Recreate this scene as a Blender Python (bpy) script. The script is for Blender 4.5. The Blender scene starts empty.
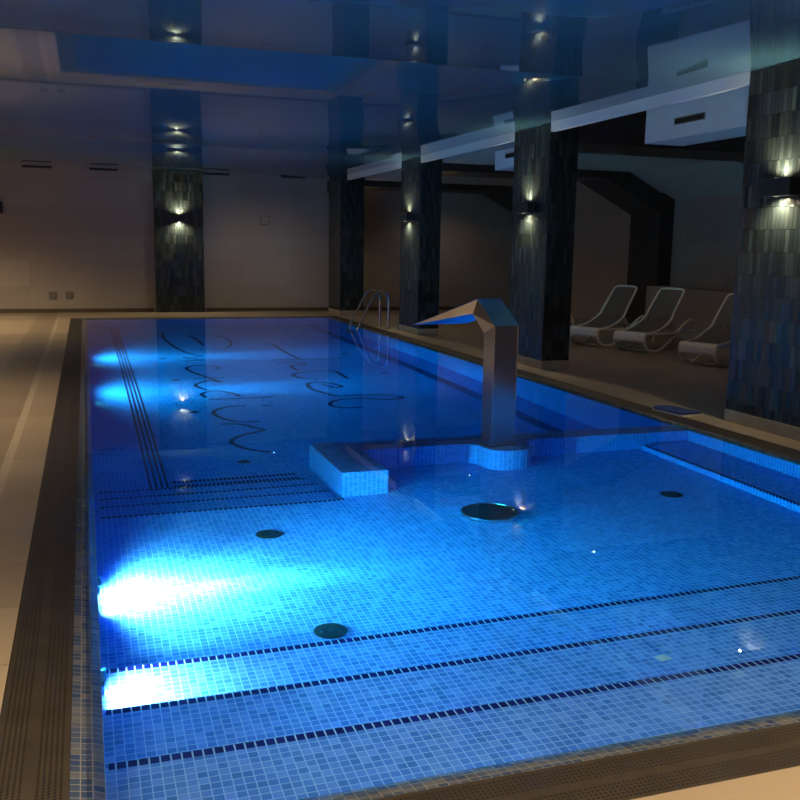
import bpy, bmesh, math, random
from mathutils import Vector, Matrix
random.seed(7)
S = bpy.context.scene
C = S.collection

# ------------------------------------------------------------------ helpers
def mesh_obj(name, bm, mat, parent=None, smooth=False):
    me = bpy.data.meshes.new(name)
    bmesh.ops.recalc_face_normals(bm, faces=bm.faces)
    bm.to_mesh(me); bm.free()
    if mat is not None:
        me.materials.append(mat)
    if smooth:
        for p in me.polygons: p.use_smooth = True
    o = bpy.data.objects.new(name, me); C.objects.link(o)
    if parent is not None: o.parent = parent
    return o

def tag(o, label=None, cat=None, group=None, kind=None):
    if label: o['label'] = label
    if cat: o['category'] = cat
    if group: o['group'] = group
    if kind: o['kind'] = kind
    return o

def empty(name, loc=(0, 0, 0), rz=0.0, label=None, cat=None, group=None, kind=None):
    o = bpy.data.objects.new(name, None); C.objects.link(o)
    o.location = loc; o.rotation_euler = (0, 0, rz); o.empty_display_size = .1
    return tag(o, label, cat, group, kind)

def add_box(bm, x0, x1, y0, y1, z0, z1, bev=0.0, seg=2):
    m = Matrix.Translation(((x0+x1)/2, (y0+y1)/2, (z0+z1)/2)) @ Matrix.Diagonal((abs(x1-x0), abs(y1-y0), abs(z1-z0), 1))
    r = bmesh.ops.create_cube(bm, size=1.0, matrix=m)
    if bev > 0:
        es = set()
        for v in r['verts']:
            for e in v.link_edges: es.add(e)
        bmesh.ops.bevel(bm, geom=list(es), offset=bev, segments=seg, profile=.5, affect='EDGES')

def box(name, mat, x0, x1, y0, y1, z0, z1, parent=None, bev=0.0):
    bm = bmesh.new(); add_box(bm, x0, x1, y0, y1, z0, z1, bev)
    return mesh_obj(name, bm, mat, parent)

def add_prism(bm, pts, h0, h1, axis='z'):
    """closed polygon pts extruded between h0 and h1 along an axis; pts are the two other coordinates in xyz order"""
    def P(a, b, h):
        return {'z': (a, b, h), 'y': (a, h, b), 'x': (h, a, b)}[axis]
    lo = [bm.verts.new(P(a, b, h0)) for a, b in pts]
    hi = [bm.verts.new(P(a, b, h1)) for a, b in pts]
    n = len(pts)
    bm.faces.new(lo); bm.faces.new(hi)
    for i in range(n):
        bm.faces.new((lo[i], lo[(i+1) % n], hi[(i+1) % n], hi[i]))

def smooth_path(pts, n=6):
    pts = [Vector(p) for p in pts]; out = []
    for i in range(len(pts)-1):
        p0 = pts[max(i-1, 0)]; p1 = pts[i]; p2 = pts[i+1]; p3 = pts[min(i+2, len(pts)-1)]
        for k in range(n):
            t = k/n
            out.append(.5*((2*p1)+(p2-p0)*t+(2*p0-5*p1+4*p2-p3)*t*t+(3*p1-p0-3*p2+p3)*t**3))
    out.append(pts[-1]); return out

def add_tube(bm, pts, r, seg=10, ry=None, caps=True):
    pts = [Vector(p) for p in pts]; rings = []; up = None
    for i, p in enumerate(pts):
        t = (pts[min(i+1, len(pts)-1)]-pts[max(i-1, 0)]).normalized()
        if up is None:
            up = Vector((0, 0, 1)) if abs(t.z) < .9 else Vector((0, 1, 0))
        a = t.cross(up).normalized(); b = a.cross(t).normalized(); up = b
        rings.append([bm.verts.new(p+a*math.cos(2*math.pi*k/seg)*r+b*math.sin(2*math.pi*k/seg)*(ry or r)) for k in range(seg)])
    for i in range(len(rings)-1):
        for k in range(seg):
            bm.faces.new((rings[i][k], rings[i][(k+1) % seg], rings[i+1][(k+1) % seg], rings[i+1][k]))
    if caps:
        bm.faces.new(rings[0]); bm.faces.new(rings[-1])

def add_lathe(bm, prof, center=(0, 0, 0), seg=32, axis='z'):
    c = Vector(center); rings = []
    def P(r, h, a):
        u, v = r*math.cos(a), r*math.sin(a)
        return c+Vector({'z': (u, v, h), 'x': (h, u, v), 'y': (u, h, v)}[axis])
    for r, h in prof:
        if r < 1e-6: rings.append([bm.verts.new(P(0, h, 0))])
        else: rings.append([bm.verts.new(P(r, h, 2*math.pi*k/seg)) for k in range(seg)])
    for A, B in zip(rings, rings[1:]):
        for k in range(seg):
            k2 = (k+1) % seg
            if len(A) == 1: bm.faces.new((A[0], B[k], B[k2]))
            elif len(B) == 1: bm.faces.new((A[k], A[k2], B[0]))
            else: bm.faces.new((A[k], A[k2], B[k2], B[k]))

def copy_tree(o, parent=None):
    c = o.copy(); C.objects.link(c); c.parent = parent
    for ch in list(o.children): copy_tree(ch, c)
    return c

# ------------------------------------------------------------------ materials
class NT:
    def __init__(self, name):
        self.m = bpy.data.materials.new(name); self.m.use_nodes = True
        self.t = self.m.node_tree; self.t.nodes.clear()
        self.out = self.n('ShaderNodeOutputMaterial')
    def n(self, typ, **kw):
        nd = self.t.nodes.new(typ)
        for k, v in kw.items(): setattr(nd, k, v)
        return nd
    def l(self, a, b): self.t.links.new(a, b)
    def val(self, sock, v):
        if hasattr(v, 'links') or isinstance(v, bpy.types.NodeSocket): self.l(v, sock)
        else: sock.default_value = v
    def math(self, op, a, b=0.0, c=0.0):
        nd = self.n('ShaderNodeMath', operation=op)
        self.val(nd.inputs[0], a); self.val(nd.inputs[1], b)
        if len(nd.inputs) > 2: self.val(nd.inputs[2], c)
        return nd.outputs[0]
    def mixc(self, f, a, b, blend='MIX'):
        nd = self.n('ShaderNodeMix', data_type='RGBA', blend_type=blend)
        self.val(nd.inputs[0], f); self.val(nd.inputs[6], a); self.val(nd.inputs[7], b)
        return nd.outputs[2]
    def ramp(self, f, stops):
        nd = self.n('ShaderNodeValToRGB'); cr = nd.color_ramp
        while len(cr.elements) < len(stops): cr.elements.new(.5)
        for e, (p, c) in zip(cr.elements, stops): e.position = p; e.color = (*c, 1)
        self.l(f, nd.inputs[0]); return nd.outputs[0]
    def pos(self):
        return self.n('ShaderNodeTexCoord').outputs['Object']
    def noise(self, vec, scale, detail=3, rough=.5):
        nd = self.n('ShaderNodeTexNoise'); nd.inputs['Scale'].default_value = scale
        nd.inputs['Detail'].default_value = detail; nd.inputs['Roughness'].default_value = rough
        self.l(vec, nd.inputs['Vector']); return nd.outputs['Fac']
    def brick(self, vec, w, h, mortar, offset=0.0):
        nd = self.n('ShaderNodeTexBrick'); nd.offset = offset; nd.squash = 1.0
        i = nd.inputs
        i['Color1'].default_value = (0, 0, 0, 1); i['Color2'].default_value = (1, 1, 1, 1); i['Mortar'].default_value = (.5, .5, .5, 1)
        i['Scale'].default_value = 1; i['Mortar Size'].default_value = mortar; i['Mortar Smooth'].default_value = .1
        i['Bias'].default_value = 0; i['Brick Width'].default_value = w; i['Row Height'].default_value = h
        self.l(vec, i['Vector'])
        return nd.outputs['Color'], nd.outputs['Fac']
    def planar(self, vec=None):
        """2D coordinates in metres on whichever face of a box-like thing the point lies"""
        vec = vec or self.pos()
        s = self.n('ShaderNodeSeparateXYZ'); self.l(vec, s.inputs[0])
        g = self.n('ShaderNodeTexCoord').outputs['Normal']
        sn = self.n('ShaderNodeSeparateXYZ'); self.l(g, sn.inputs[0])
        az = self.math('GREATER_THAN', self.math('ABSOLUTE', sn.outputs[2]), .6)
        ax = self.math('GREATER_THAN', self.math('ABSOLUTE', sn.outputs[0]), .7)
        u_side = self.math('ADD', self.math('MULTIPLY', ax, s.outputs[1]), self.math('MULTIPLY', self.math('SUBTRACT', 1, ax), s.outputs[0]))
        u = self.math('ADD', self.math('MULTIPLY', az, s.outputs[0]), self.math('MULTIPLY', self.math('SUBTRACT', 1, az), u_side))
        v = self.math('ADD', self.math('MULTIPLY', az, s.outputs[1]), self.math('MULTIPLY', self.math('SUBTRACT', 1, az), s.outputs[2]))
        c = self.n('ShaderNodeCombineXYZ'); self.l(u, c.inputs[0]); self.l(v, c.inputs[1])
        return c.outputs[0]
    def principled(self, color=(.5, .5, .5), rough=.5, metal=0.0, spec=.5, **kw):
        p = self.n('ShaderNodeBsdfPrincipled')
        if isinstance(color, bpy.types.NodeSocket): self.l(color, p.inputs['Base Color'])
        else: p.inputs['Base Color'].default_value = (*color, 1)
        self.val(p.inputs['Roughness'], rough); p.inputs['Metallic'].default_value = metal
        p.inputs['Specular IOR Level'].default_value = spec
        for k, v in kw.items(): self.val(p.inputs[k.replace('_', ' ')], v)
        self.l(p.outputs[0], self.out.inputs['Surface']); return p

def plain(name, color, rough=.5, metal=0.0, spec=.5, noise=0.06, nscale=18):
    t = NT(name)
    f = t.noise(t.pos(), nscale)
    lo = tuple(c*(1-noise) for c in color); hi = tuple(min(1, c*(1+noise)) for c in color)
    t.principled(t.ramp(f, [(.3, lo), (.7, hi)]), rough, metal, spec)
    return t.m

TILE = .035
def mosaic(name, stops, grout, rough=.18, mortar=.0019, row=None):
    t = NT(name); uv = t.planar()
    col, fac = t.brick(uv, TILE, row or TILE, mortar)
    c = t.ramp(col, stops)
    c = t.mixc(fac, c, (*grout, 1))
    t.principled(c, rough, 0, .5)
    return t.m

M = {}
M['tile'] = mosaic('blue_glass_mosaic', [(.0, (.06, .185, .57)), (.3, (.085, .225, .66)), (.6, (.105, .255, .71)), (1, (.16, .32, .77))], (.36, .52, .86))
M['navy'] = mosaic('navy_mosaic', [(0, (.008, .008, .10)), (1, (.014, .014, .16))], (.45, .55, .75), mortar=.003, row=50)
M['lane'] = mosaic('dark_lane_mosaic', [(0, (.10, .015, .05)), (1, (.16, .02, .07))], (.08, .06, .14))
M['letter'] = mosaic('dark_letter_mosaic', [(0, (.02, .03, .10)), (1, (.05, .03, .10))], (.03, .08, .2))
M['coping'] = mosaic('coping_mosaic', [(0, (.035, .06, .13)), (.5, (.075, .095, .14)), (1, (.13, .135, .14))], (.22, .21, .20), rough=.12)

# stone deck
t = NT('beige_stone_floor'); p_ = t.pos()
c_, f_ = t.brick(p_, 1.2, .6, .003, .5)
vein = t.noise(p_, 2.2, 6, .6); fine = t.noise(p_, 30, 3)
c = t.ramp(c_, [(0, (.30, .235, .165)), (.5, (.36, .29, .205)), (1, (.42, .335, .245))])
c = t.mixc(t.math('MULTIPLY', vein, .45), c, (.30, .225, .15, 1))
c = t.mixc(t.math('MULTIPLY', fine, .12), c, (.2, .16, .11, 1))
c = t.mixc(f_, c, (.15, .12, .09, 1))
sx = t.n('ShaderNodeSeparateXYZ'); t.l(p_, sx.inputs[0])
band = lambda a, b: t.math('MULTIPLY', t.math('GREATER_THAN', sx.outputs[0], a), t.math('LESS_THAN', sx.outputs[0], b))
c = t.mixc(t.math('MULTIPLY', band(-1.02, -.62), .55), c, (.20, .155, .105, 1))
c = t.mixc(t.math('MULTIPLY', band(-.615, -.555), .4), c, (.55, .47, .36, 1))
t.principled(c, .33, 0, .4); M['deck'] = t.m
# pale stone plinths
M['plinth'] = plain('pale_travertine', (.42, .33, .23), .4, noise=.15, nscale=6)
# stone wall
t = NT('travertine_wall'); uv = t.planar()
c_, f_ = t.brick(uv, 1.2, .6, .002, 0)
c = t.ramp(c_, [(0, (.38, .335, .295)), (1, (.44, .39, .345))])
nd = t.noise(t.pos(), 3, 6, .65)
c = t.mixc(t.math('MULTIPLY', nd, .25), c, (.33, .26, .20, 1))
c = t.mixc(t.math('MULTIPLY', f_, .5), c, (.25, .2, .16, 1))
t.principled(c, .55, 0, .3); M['wall'] = t.m
M['plaster'] = plain('white_plaster', (.82, .79, .74), .8, noise=.03, nscale=3)
M['slope'] = plain('grey_plaster', (.42, .39, .37), .85, noise=.05, nscale=3)
M['skirt'] = plain('dark_skirting', (.10, .075, .05), .5)
M['beam'] = plain('dark_beam_paint', (.035, .030, .028), .55, noise=.2, nscale=5)
# glossy stretch ceiling
t = NT('stretch_ceiling_film')
f = t.noise(t.pos(), 1.2, 2)
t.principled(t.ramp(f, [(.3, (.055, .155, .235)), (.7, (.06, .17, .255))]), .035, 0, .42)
M['film'] = t.m
# pillar slate-glass tiles, each tilted a little
t = NT('pillar_slate_tile'); uv = t.planar()
sw = t.n('ShaderNodeSeparateXYZ'); t.l(uv, sw.inputs[0])
c_, f_ = t.brick(uv, .052, .2, .0022, .5)
fine = t.n('ShaderNodeTexNoise'); fine.inputs['Scale'].default_value = 1; fine.inputs['Detail'].default_value = 4
mp = t.n('ShaderNodeMapping'); mp.inputs['Scale'].default_value = (60, 9, 1); t.l(uv, mp.inputs[0]); t.l(mp.outputs[0], fine.inputs['Vector'])
c = t.ramp(c_, [(0, (.009, .014, .017)), (.5, (.021, .030, .033)), (.8, (.035, .047, .049)), (1, (.050, .063, .062))])
c = t.mixc(t.math('MULTIPLY', fine.outputs['Fac'], .5), c, (.02, .028, .03, 1))
c = t.mixc(f_, c, (.008, .009, .01, 1))
wn = t.n('ShaderNodeTexWhiteNoise', noise_dimensions='1D'); t.l(t.math('MULTIPLY', c_, 913.7), wn.inputs['W'])
sub = t.n('ShaderNodeVectorMath', operation='SUBTRACT'); t.l(wn.outputs['Color'], sub.inputs[0]); sub.inputs[1].default_value = (.5, .5, .5)
scl = t.n('ShaderNodeVectorMath', operation='SCALE'); t.l(sub.outputs[0], scl.inputs[0]); scl.inputs['Scale'].default_value = .16
geo = t.n('ShaderNodeNewGeometry')
add = t.n('ShaderNodeVectorMath', operation='ADD'); t.l(geo.outputs['Normal'], add.inputs[0]); t.l(scl.outputs[0], add.inputs[1])
nrm = t.n('ShaderNodeVectorMath', operation='NORMALIZE'); t.l(add.outputs[0], nrm.inputs[0])
bmp = t.n('ShaderNodeBump'); bmp.inputs['Strength'].default_value = .35; bmp.inputs['Distance'].default_value = .004
t.l(t.math('SUBTRACT', fine.outputs['Fac'], f_), bmp.inputs['Height']); t.l(nrm.outputs[0], bmp.inputs['Normal'])
t.principled(c, .22, 0, .5, Normal=bmp.outputs[0]); M['slate'] = t.m
# overflow grating: brown plastic with rows of small holes either side of a plain rib
def grating(name, ax, c0):
    t = NT(name); s = t.n('ShaderNodeSeparateXYZ'); t.l(t.pos(), s.inputs[0])
    a = s.outputs[0 if ax == 'x' else 1]; b = s.outputs[1 if ax == 'x' else 0]
    pa, pb = .0165, .0165
    ua = t.math('DIVIDE', t.math('SUBTRACT', a, c0), pa)
    fa = t.math('ABSOLUTE', t.math('SUBTRACT', t.math('FRACT', ua), .5))
    fb = t.math('ABSOLUTE', t.math('SUBTRACT', t.math('FRACT', t.math('DIVIDE', b, pb)), .5))
    hole = t.math('MULTIPLY', t.math('LESS_THAN', fa, .23), t.math('LESS_THAN', fb, .25))
    rib = t.math('GREATER_THAN', t.math('ABSOLUTE', ua), 1.0)
    edge = t.math('LESS_THAN', t.math('ABSOLUTE', ua), 6.0)
    hole = t.math('MULTIPLY', hole, t.math('MULTIPLY', rib, edge))
    nz = t.noise(t.pos(), 8, 4)
    c = t.ramp(nz, [(.3, (.034, .027, .021)), (.7, (.046, .037, .028))])
    c = t.mixc(hole, c, (.008, .006, .005, 1))
    t.principled(c, .5, 0, .35); return t.m
# steel
def steel(name, rough, col=(.62, .60, .57)):
    t = NT(name)
    mp = t.n('ShaderNodeMapping'); mp.inputs['Scale'].default_value = (4, 4, 160); t.l(t.pos(), mp.inputs[0])
    f = t.noise(mp.outputs[0], 3, 2)
    r = t.math('ADD', rough-.05, t.math('MULTIPLY', f, .1))
    t.principled(col, r, 1.0, .5); return t.m
M['steel'] = steel('brushed_steel', .2)
M['chrome'] = steel('polished_steel', .14, (.66, .65, .63))
M['black'] = plain('black_metal', (.012, .012, .013), .4)
M['dark'] = plain('dark_plastic', (.02, .021, .024), .5)
M['white'] = plain('white_resin', (.80, .78, .71), .45, noise=.03)
M['sling'] = plain('taupe_sling', (.13, .11, .085), .75, noise=.1, nscale=60)
M['pad_blue'] = plain('blue_foam', (.012, .042, .20), .7, noise=.2, nscale=40)
M['pad_white'] = plain('white_foam', (.62, .60, .58), .7)
M['grey_plastic'] = plain('grey_plastic', (.20, .18, .16), .5)
M['inlet'] = plain('blue_grey_plastic', (.018, .035, .05), .35)
def emissive(name, col, s):
    t = NT(name); e = t.n('ShaderNodeEmission'); e.inputs[0].default_value = (*col, 1); e.inputs[1].default_value = s
    t.l(e.outputs[0], t.out.inputs['Surface']); return t.m
M['lens_cold'] = emissive('lit_pool_lens', (.55, .85, 1), 5)
M['lens_warm'] = emissive('lit_sconce_lens', (1, .86, .55), .7)
M['lens_square'] = emissive('lit_square_lens', (1, .95, .95), 9)
# water: clear body that soaks up red light with distance
t = NT('pool_water')
g = t.n('ShaderNodeBsdfGlass'); g.inputs['IOR'].default_value = 1.33; g.inputs['Roughness'].default_value = 0
g.inputs['Color'].default_value = (1, 1, 1, 1)
va = t.n('ShaderNodeVolumeAbsorption'); va.inputs['Color'].default_value = (.0, .915, .985, 1); va.inputs['Density'].default_value = 1.0
t.l(g.outputs[0], t.out.inputs['Surface']); t.l(va.outputs[0], t.out.inputs['Volume'])
M['water'] = t.m

# ------------------------------------------------------------------ camera
F = 923.5; YAW, PITCH, ROLL = (math.radians(a) for a in (18.786, 9.355, -.939))
cy, sy = math.cos(YAW), math.sin(YAW)
fw = Vector((sy*math.cos(PITCH), cy*math.cos(PITCH), -math.sin(PITCH)))
rt = Vector((cy, -sy, 0)); dn = fw.cross(rt)
r2 = rt*math.cos(ROLL)+dn*math.sin(ROLL); d2 = -rt*math.sin(ROLL)+dn*math.cos(ROLL)
cam = bpy.data.cameras.new('camera'); co = bpy.data.objects.new('camera', cam); C.objects.link(co)
cam.sensor_width = 36; cam.lens = F/800*36; cam.clip_end = 100; cam.clip_start = .02
mw = Matrix.Identity(4)
for i in range(3):
    mw[i][0] = r2[i]; mw[i][1] = -d2[i]; mw[i][2] = -fw[i]
mw.translation = (0, 0, 1.6); co.matrix_world = mw
S.camera = co

# ------------------------------------------------------------------ the room
XL, XR, YN, YF = -4.4, 11.17, -3.6, 22.6
X0, X1, Y0, Y1 = 0.0, 5.17, 2.46, 20.53          # inside of the pool walls
G0, G1 = .10, .33                                 # coping / grating widths
DZ = .012
bm = bmesh.new()
for a in ((XL, X0-G1, YN, YF), (X1+G1, XR, YN, YF), (X0-G1, X1+G1, YN, Y0-G1), (X0-G1, X1+G1, Y1+G1, YF)):
    add_box(bm, *a, -.12, DZ)
tag(mesh_obj('floor', bm, M['deck']), kind='structure')
tag(box('wall_back', M['wall'], XL-.2, XR+.2, YF, YF+.2, 0, 3.7), kind='structure')
tag(box('wall_right', M['wall'], XR, XR+.2, YN, YF, 0, 3.7), kind='structure')
tag(box('wall_left', M['wall'], XL-.2, XL, YN, YF, 0, 3.7), kind='structure')
tag(box('wall_front', M['wall'], XL-.2, XR+.2, YN-.2, YN, 0, 3.7), kind='structure')
tag(box('baseboard_back', M['skirt'], XL, 1.5, YF-.02, YF, DZ, .10), kind='structure')
tag(box('baseboard_back_right', M['skirt'], 2.72, XR, YF-.02, YF, DZ, .10), kind='structure')
tag(box('baseboard_right', M['skirt'], XR-.02, XR, YN, 15.9, DZ, .10), kind='structure')

# membrane ceiling sagging a little between its seams
ZC = 3.235
seams = [YN, 8.15-8.25, 8.15, 16.4, YF]
bm = bmesh.new(); NX = 36
XC0, XC1 = XL, 5.78
for a, b in zip(seams, seams[1:]):
    rows = []; b2 = min(b, YF); n = max(8, int((b2-a)*5))
    for j in range(n+1):
        y = a+(b2-a)*j/n; u = (y-(a+b)/2)/((b-a)/2)
        row = []
        for i in range(NX+1):
            x = XC0+(XC1-XC0)*i/NX; e_ = min(1, min(x-XC0, XC1-x)/2.4); w = e_*e_*(3-2*e_)
            sag = .158*((b-a)/8.25)**2*(1-u*u)*w
            q_ = min(1, max(0, (y-16.4)/6.2)); row.append(bm.verts.new((x, y, ZC-sag+.09*q_*q_*(3-2*q_)*min(1, max(0, (5.3-x)/2.5)))))
        rows.append(row)
    for j in range(n):
        for i in range(NX):
            bm.faces.new((rows[j][i], rows[j][i+1], rows[j+1][i+1], rows[j+1][i]))
me = bpy.data.meshes.new('ceiling'); bm.normal_update(); bm.to_mesh(me); bm.free()
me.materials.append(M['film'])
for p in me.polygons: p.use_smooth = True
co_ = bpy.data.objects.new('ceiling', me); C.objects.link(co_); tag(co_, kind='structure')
PY = [6.2, 11.1, 16.05, 21.0]; PL = 1.08
ends = [YN]+[q for y in PY for q in (y-.001, y+PL+.001)]+[YF]
for k in range(5):                                   # white fascia along the film's edge, between the pillars
    tag(box('trim_%d' % (k+3), M['plaster'], 5.78, 5.84, ends[2*k], ends[2*k+1], 3.115, 3.25), kind='structure')

# upper ceiling of the lounge bay: flat then sloping down to the right wall
bm = bmesh.new()
add_prism(bm, [(6.2, 3.13), (10.1, 3.13), (XR+.02, 2.62), (XR+.02, 3.75), (6.2, 3.75)], 12.19, YF, 'y')
add_prism(bm, [(5.84, 3.6), (10.0, 3.4), (XR+.02, 2.58), (XR+.02, 3.75), (5.84, 3.75)], YN, 11.10, 'y')
tag(mesh_obj('ceiling_lounge', bm, M['slope']), kind='structure')
tag(box('ceiling_upper', M['slope'], XL-.2, XR+.2, YN-.2, YF+.2, 3.75, 3.85), kind='structure')
# low stone ledge along the right wall
tag(box('lounge_ledge', M['wall'], 10.6, XR, 4.0, 16.0, DZ, .93), kind='structure')

# ------------------------------------------------------------------ portal frames (dark beams with a haunch and a wall column)
PY = [6.2, 11.1, 16.05, 21.0]; PL = 1.08
PX0, PX1 = 5.78, 6.19
frame_lab = ['dark painted beam and wall column spanning from the big tiled pillar nearest the right of the photo',
             'dark beam running right from the tiled pillar behind the steel spout',
             'dark haunched beam from second farthest pillar down to wall column behind the loungers',
             'dark haunched beam from the pillar beside the pool ladder, partly behind other pillars']
for k, y in enumerate(PY):
    yb = min(y+PL, YF)
    fr = empty('beam_frame', (XR-.2, y+.5, 0), 0, frame_lab[k], 'beam', 'dark frames over the lounge')
    bm = bmesh.new()
    add_prism(bm, [(PX1-XR+.204, 2.99), (9.6-XR+.2, 2.99), (10.86-XR+.2, 2.36), (10.86-XR+.2, 2.74), (10.12-XR+.2, 3.12), (10.0-XR+.2, 3.56), (PX1-XR+.204, 3.56)], -.5, yb-y-.5, 'y')
    mesh_obj('beam', bm, M['beam'], fr)
    box('wall_column', M['beam'], 10.86-XR+.2, .2, -.5, yb-y-.5, 0, 2.76, fr)

# white bulkhead boxes with air vents
for (ya, yb, lab, gl) in ((7.3, 9.6, 'white boxed bulkhead hanging beside the big tiled pillar at right', 'near'), (12.2, 13.8, 'white boxed bulkhead seen left of the pillar behind the steel spout', 'far')):
    tag(box('duct_box', M['plaster'], 6.22, 6.74, ya, yb, 2.84, 3.55 if gl == 'near' else 3.128), lab, 'bulkhead', 'white bulkheads over the lounge', 'thing')
for (ya, yb, lab) in ((8.5, 9.03, 'slim dark air vent on the white bulkhead beside the big pillar'), (13.0, 13.4, 'slim dark air vent on the white bulkhead left of the spout pillar')):
    v = empty('air_vent', (6.22, (ya+yb)/2, 3.02), 0, lab, 'air vent', 'air vents on the bulkheads')
    h = (yb-ya)/2
    bm = bmesh.new()
    add_box(bm, -.012, 0, -h, h, -.035, -.025); add_box(bm, -.012, 0, -h, h, .025, .035); add_box(bm, -.012, 0, -h, -h+.012, -.025, .025); add_box(bm, -.012, 0, h-.012, h, -.025, .025)
    mesh_obj('vent_frame', bm, M['grey_plastic'], v)
    bm = bmesh.new()
    add_box(bm, -.004, -.001, -h+.012, h-.012, -.025, .025)
    for q in range(4): add_box(bm, -.010, -.003, -h+.012, h-.012, -.021+q*.012, -.017+q*.012)
    mesh_obj('vent_grille', bm, M['black'], v)

# ------------------------------------------------------------------ tiled pillars
plab = ['massive slate tiled pillar at the right edge beside the kickboard',
        'slate tiled pillar standing directly behind the steel water spout',
        'slate tiled pillar left of the spout tip, second along the pool side',
        'dark slate pillar behind the pool ladder at the far pool corner']
def pillar(x0, x1, y0, y1, label, ztop=3.232):
    p = empty('tiled_pillar', ((x0+x1)/2, (y0+y1)/2, DZ), 0, label, 'pillar', 'slate tiled pillars', 'thing')
    hx, hy = (x1-x0)/2, (y1-y0)/2
    box('pillar_shaft', M['slate'], -hx, hx, -hy, hy, .115, ztop-DZ, p)
    box('plinth', M['plinth'], -hx-.004, hx+.004, -hy-.004, hy+.004, 0, .115, p, .004)
    return p
for k, y in enumerate(PY):
    if k == 3: pillar(5.62, 6.19, y, y+PL, plab[k])
    else: pillar(PX0, PX1, y, y+PL, plab[k])
pw = empty('tiled_pillar', (2.11, 22.5, DZ), 0, 'wide flat slate tiled pillar on the far end wall', 'pillar', 'slate tiled pillars', 'thing')
box('pillar_shaft', M['slate'], -.56, .56, -.1, .098, 0, 3.27, pw)

# ------------------------------------------------------------------ sconces
def spot(name, parent, loc, direction, power, col, angle, blend=.6, size=.02):
    l = bpy.data.lights.new(name, 'SPOT'); l.energy = power; l.color = col; l.spot_size = math.radians(angle); l.spot_blend = blend; l.shadow_soft_size = size
    o = bpy.data.objects.new(name, l); C.objects.link(o); o.parent = parent; o.location = loc
    o.rotation_mode = 'QUATERNION'; o.rotation_quaternion = Vector(direction).to_track_quat('-Z', 'Y')
    return o
def sconce(loc, rz, label, power, w=.42):
    s = empty('wall_sconce', loc, rz, label, 'wall light', 'up and down wall lights on the pillars')
    bm = bmesh.new()      # local: wall at x=0, light sticks out towards -x
    add_box(bm, -.13, -.015, -w/2, w/2, -.07, -.065); add_box(bm, -.13, -.015, -w/2, w/2, .065, .07)
    bm2 = bmesh.new(); add_box(bm2, -.13, -.012, -w/2, w/2, -.075, .075, .006)
    bm.free()
    mesh_obj('sconce_body', bm2, M['black'], s)
    box('back_plate', M['dark'], -.012, 0, -w/2+.03, w/2-.03, -.06, .06, s)
    for sg in (1, -1):
        bm = bmesh.new(); add_lathe(bm, [(0, 0), (.022, 0), (.022, .004), (0, .004)], (-.085, 0, .0755 if sg > 0 else -.0795), 16)
        mesh_obj('sconce_lens', bm, M['lens_warm'], s)
        spot('sconce_lamp', s, (-.075, 0, .083*sg), (.12, 0, sg), power, (1, .82, .5), 158, 1.0, .006)
    return s
PWS = 42
sconce((PX0, 6.72, 2.17), 0, 'black up and down wall light on the big pillar at right edge', PWS*1.3)
sconce((PX0, 11.64, 2.17), 0, 'black up and down wall light on pillar behind the steel spout', PWS)
sconce((PX0, 16.62, 2.17), 0, 'black up and down wall light on pillar left of the spout tip', PWS)
sconce((2.11, 22.4, 2.2), math.pi/2, 'black up and down wall light on the flat pillar of the end wall', PWS*1.6, .42)
sconce((PX1, 16.62, 2.2), math.pi, 'black wall light on the lounge side of pillar left of spout tip', PWS*.15, .2)
sconce((6.19, 21.5, 2.2), math.pi, 'black wall light on right side of pillar behind the pool ladder', PWS*.15, .2)

# ------------------------------------------------------------------ the pool
pool = empty('pool_basin', (0, 0, 0), 0, 'long swimming pool lined with blue glass mosaic and entry steps', 'swimming pool', None, 'structure')
def pbox(name, x0, x1, y0, y1, z0, z1, mat='tile', parent=None):
    return box(name, M[mat], x0, x1, y0, y1, z0, z1, parent or pool)
ZD, ZS = -1.40, -.65
# side walls and floor, seen from inside
bm = bmesh.new()
v = {}
def vv(x, y, z):
    k = (round(x, 4), round(y, 4), round(z, 4))
    if k not in v: v[k] = bm.verts.new(k)
    return v[k]
def rect(o): return [(X0-o, Y0-o), (X1+o, Y0-o), (X1+o, Y1+o), (X0-o, Y1+o)]
def ring(bm, loops):
    rr = [[bm.verts.new((x, y, z)) for x, y in rect(o)] for o, z in loops]
    for A, B in zip(rr, rr[1:]):
        for k in range(4):
            bm.faces.new((A[k], A[(k+1) % 4], B[(k+1) % 4], B[k]))
ring(bm, [(0, ZD-.02), (0, -.03)])
mesh_obj('basin_wall', bm, M['tile'], pool)
bm = bmesh.new(); ring(bm, [(0, -.03), (.03, -.006), (.068, .004), (.10, .011), (.10, -.12)])
mesh_obj('coping', bm, M['coping'], pool)
pbox('shallow_floor', X0, X1, Y0, 6.23, ZS-.9, ZS)
pbox('shallow_floor', 1.70, X1, 6.23, 7.06, ZS-.9, ZS)
pbox('deep_floor', X0, X1, 6.0, Y1, ZD-.1, ZD)
def nosing_y(parent, x0, x1, yedge, z, sgn):
    # a row of navy tile on the edge of a step whose riser faces sgn*Y
    bm = bmesh.new(); a, b = yedge-sgn*.035, yedge+sgn*.002
    add_box(bm, x0, x1, min(a, b), max(a, b), z-.035, z+.002)
    o = mesh_obj('nosing', bm, M['navy'], parent); o['label'] = 'navy tile edge'
for i, (ye, z) in enumerate(((2.93, -.16), (3.44, -.325), (3.93, -.49))):
    s = pbox('step', X0, X1, Y0, ye, ZS-.5, z)
    nosing_y(s, X0+.012, X1, ye, z, 1)
ys = [6.23, 6.66, 7.05, 7.42]
for i, ye in enumerate(ys):
    z = ZS-.1875*i
    s = pbox('deep_step', X0, 1.70, 6.0, ye, ZD-.05, z-.0005*(i == 0))
    nosing_y(s, X0+.03, 1.70, ye, z, 1)
b_ = pbox('bench', 4.66, X1, Y0, 6.95, ZS-.2, -.46)
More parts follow.
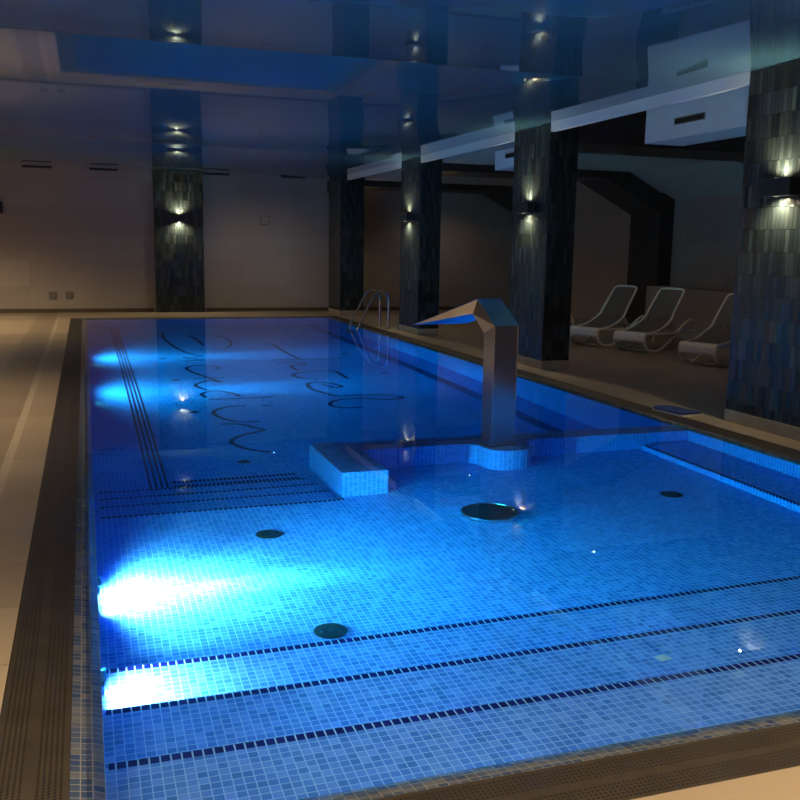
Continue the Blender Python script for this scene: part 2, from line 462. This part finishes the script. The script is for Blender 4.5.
bm = bmesh.new(); add_box(bm, 4.658, 4.695, 3.93, 6.93, -.495, -.458)
o = mesh_obj('nosing', bm, M['navy'], b_); o['label'] = 'navy tile edge'
pbox('block', 1.70, 2.05, 6.27, 7.3, ZD-.05, -.035)
# divider wall with the bulge that carries the spout
pts = [(2.05, 6.97), (2.86, 6.97), (2.97, 6.95), (3.03, 6.88), (3.05, 6.78)]
for k in range(1, 10):
    a = math.pi+math.pi*k/10
    pts.append((3.25+.20*math.cos(a), 6.76+.14*math.sin(a)))
pts += [(3.45, 6.78), (3.47, 6.90), (3.55, 6.99), (3.70, 7.0), (5.17, 7.0), (5.17, 7.26), (2.05, 7.26)]
bm = bmesh.new(); add_prism(bm, pts, ZD-.05, -.03, 'z')
mesh_obj('divider_wall', bm, M['tile'], pool)
# lane border lines in the deep end
bm = bmesh.new()
for k in range(4):
    add_box(bm, .435+k*.045, .458+k*.045, 7.62, 20.1, ZD, ZD+.003)
    add_box(bm, 4.595+k*.045, 4.618+k*.045, 7.62, 20.1, ZD, ZD+.003)
mesh_obj('lane_line', bm, M['lane'], pool)['label'] = 'dark lane stripes'
bm = bmesh.new()
add_box(bm, .62, 1.69, 7.60, 7.67, ZD, ZD+.003); add_box(bm, .62, 1.69, 7.72, 7.79, ZD, ZD+.003)
add_box(bm, 2.1, 4.58, 7.60, 7.67, ZD, ZD+.003); add_box(bm, 2.1, 4.58, 7.72, 7.79, ZD, ZD+.003)
mesh_obj('border_line', bm, M['navy'], pool)['label'] = 'navy border line'
# hotel name set in dark tile
LET = {
'capital':[[(1.41,18.89),(1.36,18.06),(1.38,17.15),(1.44,16.33),(1.53,15.69),(1.66,15.27),(1.78,15.12)],[(1.86,18.31),(1.92,17.66),(1.94,16.64)],[(2.31,18.41),(2.43,18.06),(2.51,17.41),(2.44,16.69),(2.30,16.18),(2.11,16.01)]],
'i':[[(1.78,15.12),(1.60,15.06),(1.45,15.00),(1.58,14.85),(1.73,14.74)],[(1.41,14.55),(1.56,14.62),(1.72,14.65)]],
'e':[[(1.78,13.68),(1.82,13.70),(1.81,13.85),(1.62,14.04),(1.45,14.02),(1.36,13.79),(1.38,13.54),(1.45,13.22),(1.56,12.88),(1.64,12.58)]],
'r':[[(1.36,12.84),(1.55,12.86),(1.79,12.83)],[(1.64,12.58),(1.69,12.43),(1.57,12.63)],[(1.55,12.65),(1.36,12.39),(1.32,12.22),(1.36,12.04),(1.43,11.87)]],
'd':[[(1.72,11.34),(1.76,11.41),(1.67,11.63),(1.54,11.79),(1.40,11.74),(1.32,11.57),(1.35,11.36)],[(1.36,11.21),(1.74,11.21),(2.17,11.20)]],
'ii':[[(1.73,10.73),(1.54,10.73),(1.41,10.62),(1.32,10.45),(1.33,10.24),(1.39,10.06),(1.53,9.87),(1.75,9.85)],[(1.92,10.69),(2.02,10.69)]],
'n':[[(1.31,9.81),(1.51,9.76),(1.63,9.57),(1.71,9.44),(1.59,9.34),(1.43,9.23),(1.32,9.06),(1.32,8.90),(1.40,8.71),(1.50,8.60),(1.61,8.52)]],
'H':[[(3.07,16.96),(3.18,16.52),(3.16,15.48),(3.21,14.44)],[(2.75,14.45),(3.26,14.46),(3.89,14.41)]],
'o':[[(2.76,14.03),(3.00,14.20),(3.19,13.92),(2.95,13.80),(2.90,13.63),(2.92,13.27)]],
't':[[(3.01,12.42),(2.83,12.52),(2.75,12.81),(2.89,13.06),(3.12,13.14),(3.35,13.14),(3.44,13.01),(3.43,12.39)]],
'e2':[[(2.97,11.98),(3.07,11.70),(3.18,11.79),(3.10,12.04),(2.93,12.20),(2.78,12.05),(2.75,11.68),(2.82,11.38),(2.94,11.09)]],
'l':[[(2.94,11.09),(3.19,11.11),(3.52,11.06),(3.72,10.83),(3.52,10.73),(3.18,10.87),(2.90,10.85),(2.73,10.64),(2.74,10.44),(2.89,10.33),(3.06,10.36)]]}
bm = bmesh.new()
for strokes in LET.values():
    for st in strokes:
        pl = smooth_path([(x, y, ZD+.002) for x, y in st], 6)
        L, R = [], []
        for i, p in enumerate(pl):
            t_ = (pl[min(i+1, len(pl)-1)]-pl[max(i-1, 0)]).normalized(); n_ = Vector((-t_.y, t_.x, 0))
            L.append(bm.verts.new(p+n_*.028)); R.append(bm.verts.new(p-n_*.028))
        for i in range(len(pl)-1):
            bm.faces.new((L[i], R[i], R[i+1], L[i+1]))
mesh_obj('floor_lettering', bm, M['letter'], pool)['label'] = 'hotel name in dark tile'

# water body
o_ = .055
w_ = tag(box('water', M['water'], X0-o_, X1+o_, Y0-o_, Y1+o_, ZD-.06, 0.0), kind='structure')

# overflow gratings round the pool
def grate(name, x0, x1, y0, y1, mat, label):
    tag(box(name, mat, x0, x1, y0, y1, -.03, .009), label, 'grating', 'overflow gratings round the pool', 'thing')
OX0, OX1, OY0, OY1 = X0-G1, X1+G1, Y0-G1, Y1+G1
GC = (G0+G1)/2
grate('overflow_grating', OX0+.001, X0-G0-.001, OY0+.001, OY1-.001, grating('grating_left', 'x', X0-GC), 'brown perforated overflow grating along the left side of the pool')
grate('overflow_grating', X1+G0+.001, OX1-.001, OY0+.001, OY1-.001, grating('grating_right', 'x', X1+GC), 'brown perforated overflow grating along the pillar side of the pool')
grate('overflow_grating', X0-G0, X1+G0, OY0+.001, Y0-G0-.001, grating('grating_near', 'y', Y0-GC), 'brown perforated overflow grating in front of the entry steps')
grate('overflow_grating', X0-G0, X1+G0, Y1+G0+.001, OY1-.001, grating('grating_far', 'y', Y1+GC), 'brown perforated overflow grating at the far end of the pool')
# channel under the gratings
bm = bmesh.new()
for a in ((OX0, X0-G0, OY0, OY1), (X1+G0, OX1, OY0, OY1), (X0-G0, X1+G0, OY0, Y0-G0), (X0-G0, X1+G0, Y1+G0, OY1)):
    add_box(bm, *a, -.12, -.10)
tag(mesh_obj('trim_2', bm, M['dark']), kind='structure')

# ------------------------------------------------------------------ fittings under water
def disc(loc, r, label, group):
    d = empty('floor_inlet', loc, 0, label, 'pool inlet', group)
    bm = bmesh.new(); add_lathe(bm, [(r, 0), (r, .004), (r*.92, .007), (r*.55, .008), (0, .008)], (0, 0, 0), 28)
    mesh_obj('inlet_cover', bm, M['inlet'], d, False)
    for a in (-.5, 0, .5):
        bm = bmesh.new(); add_lathe(bm, [(r*.09, .007), (r*.09, .011), (0, .012)], (r*a, 0, 0), 10)
        mesh_obj('screw', bm, M['chrome'], d)
disc((1.045, 5.62, ZS), .085, 'small round floor inlet in shallow end near the tiled block', 'floor inlets')
disc((1.08, 4.18, ZS), .085, 'small round floor inlet beside the lowest entry step', 'floor inlets')
disc((4.07, 5.66, ZS), .085, 'small round floor inlet near the tiled bench on the right', 'floor inlets')
for i, y in enumerate((10.5, 12.75, 14.95)):
    disc((1.11, y, ZD), .06, ['deep end floor inlet left of the lettering, nearest of its row', 'deep end floor inlet left of the lettering, middle of its row', 'deep end floor inlet left of the lettering, farthest of its row'][i], 'floor inlets')
for i, y in enumerate((12.75, 14.95)):
    disc((4.09, y, ZD), .06, ['deep end floor inlet below the pool ladder, nearer of two', 'deep end floor inlet below the pool ladder, farther of two'][i], 'floor inlets')
disc((1.31, 8.25, ZD), .06, 'deep end floor inlet just past the underwater steps', 'floor inlets')
d = empty('suction_grate', (2.58, 5.62, ZS), 0, 'large round raised suction grate on the shallow floor', 'drain')
bm = bmesh.new(); add_lathe(bm, [(.205, 0), (.205, .045), (.20, .052), (.188, .052), (.185, .045)], (0, 0, 0), 48)
mesh_obj('rim', bm, M['steel'], d, False)
bm = bmesh.new(); add_lathe(bm, [(.185, .04), (.185, .044), (0, .046)], (0, 0, 0), 48)
for k in range(-7, 8):
    h = math.sqrt(max(0, .18**2-(k*.024)**2)); add_box(bm, k*.024-.003, k*.024+.003, -h, h, .042, .05)
mesh_obj('grate_cover', bm, M['inlet'], d)

# underwater lamps in the left wall
def pool_lamp(y, z, label, power, jet, col=(.85, .95, 1.0), jd=-.2, ja=34, core=0, wide=0):
    d = empty('pool_lamp', (0, y, z), 0, label, 'underwater light', 'underwater lamps in the left pool wall')
    bm = bmesh.new(); add_lathe(bm, [(.095, 0), (.095, .012), (.085, .02), (.07, .02), (.066, .012)], (0, 0, 0), 32, 'x')
    mesh_obj('lamp_ring', bm, M['chrome'], d)
    bm = bmesh.new(); add_lathe(bm, [(.066, .006), (.05, .016), (0, .02)], (0, 0, 0), 24, 'x')
    mesh_obj('lamp_lens', bm, M['lens_cold'], d, True)
    spot('pool_beam', d, (.05, 0, 0), (1, 0, -.16), power, col, 168, .5, .03)
    if wide: spot('pool_fill', d, (.05, 0, 0), (1, 0, .02), wide, col, 96, 1.0, .03)
    if core: spot('pool_core', d, (.05, 0, 0), (.8, 0, -1), core, (1, 1, 1), 130, .8, .03)
    if jet: spot('pool_jet', d, (.05, 0, 0), (1, 0, jd), jet, col, ja, 1.0, .03)
pool_lamp(4.87, -.47, 'lit underwater lamp over the shallow floor below the entry steps', 200, 950, wide=430, core=110, jd=-.3, ja=26)
pool_lamp(3.70, -.345, 'lit underwater lamp over the lowest entry step', 40, 0, (1, .97, .95), core=45)
pool_lamp(11.9, -.75, 'lit underwater lamp in deep end, nearer of the two', 190, 650, (.6, .88, 1), wide=200)
pool_lamp(15.1, -.75, 'lit underwater lamp in deep end, farther of the two', 190, 650, (.6, .88, 1), wide=200)

# ------------------------------------------------------------------ steel water spout
u = Vector((.98, .20)).normalized()
ang = math.atan2(u.y, u.x)
sp = empty('water_spout', (3.225, 6.82, -.03), ang, 'brushed steel swan neck water spout rising from the pool divider', 'water spout')
# profile (reach, height, half width): plain column that bends back and fans out to a wide outlet
prof = [(0, 0, .118), (0, 1.02, .118), (.25, 1.225, .118), (1.0, .955, .29), (.30, 1.10, .135), (.145, .95, .118), (.145, 0, .118)]
bm = bmesh.new()
A = [bm.verts.new((-w, a, b)) for a, b, w in prof]; B = [bm.verts.new((w, a, b)) for a, b, w in prof]
for V in (A, B):
    bm.faces.new([V[k] for k in (0, 1, 2, 4, 5, 6)]); bm.faces.new([V[k] for k in (2, 3, 4)])
for k in range(7):
    bm.faces.new((A[k], A[(k+1) % 7], B[(k+1) % 7], B[k]))
mesh_obj('spout_body', bm, M['steel'], sp)
for sg in (-1, 1):
    bm = bmesh.new(); add_tube(bm, [(sg*(w-.001), a, b) for a, b, w in prof[:4]], .0035, 6)
    mesh_obj('weld_seam', bm, M['chrome'], sp)
box('base_flange', M['chrome'], -.14, .14, -.022, .167, .0, .012, sp, .004)

# ------------------------------------------------------------------ pool ladder
ld = empty('pool_ladder', (5.63, 17.62, DZ), 0, 'polished steel pool ladder with two arched handrails at pool edge', 'pool ladder')
for sg in (-1, 1):
    yy = .29*sg
    pts = [(0, yy, 0), (0, yy, .35), (-.005, yy, .58), (-.05, yy, .70), (-.15, yy, .75), (-.26, yy, .70), (-.36, yy, .56), (-.52, yy, .25), (-.62, yy, .04), (-.655, yy, -.12), (-.66, yy, -.5), (-.66, yy, -1.1)]
    bm = bmesh.new(); add_tube(bm, smooth_path(pts, 6), .024, 12)
    r_ = mesh_obj('handrail', bm, M['chrome'], ld, True)
    bm = bmesh.new(); add_lathe(bm, [(.05, 0), (.05, .008), (.03, .02), (.022, .02)], (0, yy, 0), 20)
    mesh_obj('foot_flange', bm, M['chrome'], r_)
for z in (-.35, -.62, -.89):
    box('tread', M['chrome'], -.71, -.63, -.29, .29, z-.012, z+.012, ld, .005)

# ------------------------------------------------------------------ kickboard
kb = empty('kickboard', (5.565, 7.80, DZ), math.radians(8), 'blue foam kickboard with white rim lying beside the big pillar', 'kickboard')
def kb_poly(w, l, inset=0):
    pts = []
    w -= inset; l -= inset
    for k in range(13):
        a = math.pi*k/12; pts.append((w*math.cos(a), l*.45+.10*math.sin(a)*1.0+(l*.55-.10)*0))
    pts += [(-w, -l), (w, -l)]
    return pts
bm = bmesh.new(); add_prism(bm, kb_poly(.14, .27), 0, .018, 'z'); mesh_obj('rim', bm, M['pad_white'], kb)
bm = bmesh.new(); add_prism(bm, kb_poly(.14, .27, .012), .018, .034, 'z'); mesh_obj('foam_top', bm, M['pad_blue'], kb)

# ------------------------------------------------------------------ sun loungers
def lounger():
    L = empty('sun_lounger', (0, 0, DZ))
    for sg in (-1, 1):
        y = .29*sg
        bm = bmesh.new()
        add_tube(bm, smooth_path([(.0, y, .27), (.06, y, .30), (.3, y, .285), (.7, y, .29), (1.1, y, .30), (1.42, y, .30), (1.52, y, .285)], 6), .02, 8, .024)
        mesh_obj('seat_rail', bm, M['white'], L, True)
        bm = bmesh.new()
        add_tube(bm, smooth_path([(.03, y, .29), (.0, y, .22), (.04, y, .11), (.14, y, .04), (.28, y, .018), (.40, y, .03), (.55, y, .10), (.80, y, .26), (1.02, y, .41), (1.18, y, .48), (1.32, y, .47), (1.46, y, .40), (1.54, y, .27), (1.55, y, .12), (1.52, y, .02)], 6), .021, 8, .026)
        mesh_obj('leg_loop', bm, M['white'], L, True)
    bm = bmesh.new()      # broad moulded foot end
    pr = smooth_path([(-.03, 0, .20), (-.01, 0, .29), (.05, 0, .325), (.12, 0, .32), (.2, 0, .30)], 5)
    add_prism(bm, [(p.x, p.z) for p in pr]+[(p.x+.012, p.z-.03) for p in reversed(pr)], -.29, .29, 'y'); mesh_obj('foot_end', bm, M['white'], L)
    ps = [(.19, .31), (.35, .335), (.55, .41), (.72, .50)]
    bm = bmesh.new(); add_prism(bm, ps+[(a, b-.012) for a, b in reversed(ps)], -.265, .265, 'y'); mesh_obj('seat_sling', bm, M['sling'], L)
    bm = bmesh.new()
    pts = [(.12, -.275, .31), (.35, -.275, .34), (.55, -.275, .415), (.72, -.26, .51), (.83, -.25, .66), (1.04, -.235, .93), (1.085, -.18, .985), (1.09, 0, .995), (1.085, .18, .985), (1.04, .235, .93), (.83, .25, .66), (.72, .26, .51), (.55, .275, .415), (.35, .275, .34), (.12, .275, .31)]
    add_tube(bm, smooth_path(pts, 5), .018, 8); bf = mesh_obj('backrest_frame', bm, M['white'], L, True)
    q = [(.74, .52), (.835, .66), (1.075, .975)]
    bm = bmesh.new(); add_prism(bm, q+[(a+.012, b-.006) for a, b in reversed(q)], -.222, .222, 'y'); mesh_obj('backrest_sling', bm, M['sling'], bf)
    box('cross_bar', M['white'], 1.44, 1.48, -.29, .29, .28, .315, L)
    box('cross_bar', M['white'], .26, .30, -.29, .29, .004, .034, L)
    return L
lo = lounger()
spots = [(0, 0, 0, ''),
         (8.2, 12.78, 20, 'white sun lounger fully seen in the gap between the pillars'),
         (8.2, 11.03, 20, 'white sun lounger partly hidden by the big pillar at right'),
         (7.0, 14.95, 20, 'white sun lounger mostly hidden behind the pillar by the spout')]
spots[0] = (7.9, 13.70, 20, 'white sun lounger with foot just right of the spout pillar')
for i, (x, y, a, lab) in enumerate(spots):
    o = lo if i == 0 else copy_tree(lo)
    o.location = (x, y, DZ); o.rotation_euler = (0, 0, math.radians(a))
    tag(o, lab, 'sun lounger', 'row of white sun loungers')

# ------------------------------------------------------------------ small things on the far wall
for x, lab in ((-.72, 'small square wall socket low on end wall, left of the two'), (-.36, 'small square wall socket low on end wall, right of the two')):
    e = empty('wall_socket', (x, YF, .40), 0, lab, 'wall socket', 'pair of wall sockets')
    box('cover_plate', M['grey_plastic'], -.085, .085, -.02, 0, -.085, .085, e, .006)
    box('flap', M['grey_plastic'], -.06, .06, -.028, -.0195, -.06, .055, e, .004)
e = empty('wall_box', (4.16, YF, 2.2), 0, 'grey square box on the end wall between the two dark pillars', 'wall box')
box('housing', M['grey_plastic'], -.11, .11, -.05, 0, -.11, .11, e, .008); box('front_cover', M['wall'], -.09, .09, -.056, -.049, -.09, .09, e, .003)
e = empty('wall_speaker', (-1.78, YF, 2.34), 0, 'small dark speaker high on end wall at the left frame edge', 'speaker')
box('speaker_body', M['dark'], -.1, .1, -.14, 0, -.13, .13, e, .02); box('speaker_grille', M['black'], -.085, .085, -.147, -.139, -.11, .11, e, .003)
e = empty('wall_speaker', (5.72, YF-.35, 3.02), math.radians(-25), 'pale grey speaker under the ceiling left of the ladder pillar', 'speaker')
box('speaker_body', M['grey_plastic'], -.09, .09, -.12, .1, -.16, .16, e, .02); box('speaker_grille', M['dark'], -.075, .075, -.127, -.119, -.14, .14, e, .003)
box('bracket', M['dark'], -.02, .02, .1, .34, -.02, .02, e)
for i, (xa, xb) in enumerate(((-1.25, -.62), (.17, .79), (2.70, 3.32), (4.55, 5.2))):
    lab = ['slot air diffuser at top of end wall, leftmost of the four', 'slot air diffuser at top of end wall just left of the flat pillar', 'slot air diffuser at top of end wall just right of the flat pillar', 'slot air diffuser at top of end wall near the ladder pillar'][i]
    e = empty('slot_diffuser', ((xa+xb)/2, YF, 3.25), 0, lab, 'air diffuser', 'slot diffusers on the end wall'); h = (xb-xa)/2
    bm = bmesh.new(); add_box(bm, -h, h, -.012, 0, .022, .03); add_box(bm, -h, h, -.012, 0, -.03, -.022); add_box(bm, -h, -h+.01, -.012, 0, -.022, .022); add_box(bm, h-.01, h, -.012, 0, -.022, .022)
    mesh_obj('diffuser_frame', bm, M['grey_plastic'], e)
    bm = bmesh.new(); add_box(bm, -h+.01, h-.01, -.005, -.001, -.022, .022); add_box(bm, -h+.01, h-.01, -.010, -.004, -.003, .003)
    mesh_obj('diffuser_slot', bm, M['black'], e)

# ------------------------------------------------------------------ ceiling lamps
def downlight(x, y, z, label, power, angle, r=.06, col=(1, .76, .47), direction=(0, 0, -1), blend=.7):
    d = empty('downlight', (x, y, z), 0, label, 'downlight', 'recessed downlights')
    bm = bmesh.new(); add_lathe(bm, [(r, .004), (r, -.012), (r*.75, -.016), (r*.7, -.004)], (0, 0, 0), 24)
    mesh_obj('bezel', bm, M['chrome'], d)
    bm = bmesh.new(); add_lathe(bm, [(r*.7, -.004), (0, -.006)], (0, 0, 0), 20)
    mesh_obj('lens', bm, M['lens_warm'], d)
    spot('downlight_lamp', d, (0, 0, -.03), direction, power, col, angle, blend, .006)
downlight(7.25, 11.95, 2.99, 'small recessed downlight under the beam right of the spout pillar', 26, 165)
downlight(7.29, 16.95, 2.99, 'small recessed downlight under the beam between the two middle pillars', 16, 160)
downlight(-2.3, 1.2, 3.05, 'recessed downlight over the left deck beside the camera', 1250, 130)
downlight(3.2, -.2, 3.05, 'recessed downlight over the deck behind the entry steps', 1500, 130)
downlight(-2.6, 18.8, 3.0, 'recessed downlight over the far left deck', 520, 146)
downlight(-2.6, 9.0, 3.0, 'recessed downlight over the middle of the left deck', 560, 130)
downlight(6.7, 21.7, 3.1, 'recessed downlight in the lounge behind the tiled pillars', 22, 160, col=(1, .82, .62))
downlight(3.9, 20.3, 3.06, 'added downlight brightening the end wall right of the flat pillar', 70, 176, .035, col=(1, .86, .68), blend=1)  # added soft lamp to brighten the end wall, no known fixture here
downlight(8.6, 21.2, 3.0, 'recessed downlight washing the end wall of the lounge', 14, 150)
e = tag(box('reflection_card', M['pad_white'], 0, .058, 0, .05, 0, .003), 'small white card standing in for a water reflection at the middle entry step', 'reflection stand-in')  # white piece modelled in place of a bright reflection on the water
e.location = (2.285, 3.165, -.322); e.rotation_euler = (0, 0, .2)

# ------------------------------------------------------------------ world and colour
w = bpy.data.worlds.new('world'); S.world = w; w.use_nodes = True
w.node_tree.nodes['Background'].inputs[0].default_value = (.02, .02, .025, 1); w.node_tree.nodes['Background'].inputs[1].default_value = .2
S.view_settings.view_transform = 'Standard'; S.view_settings.look = 'None'
S.view_settings.exposure = 0; S.view_settings.gamma = 1; S.view_settings.use_curve_mapping = False
cy_ = S.cycles
cy_.max_bounces = 12; cy_.diffuse_bounces = 5; cy_.glossy_bounces = 6; cy_.transmission_bounces = 8; cy_.volume_bounces = 0
cy_.caustics_reflective = True; cy_.caustics_refractive = True
cy_.sample_clamp_indirect = 40; cy_.blur_glossy = .3
cy_.use_denoising = True
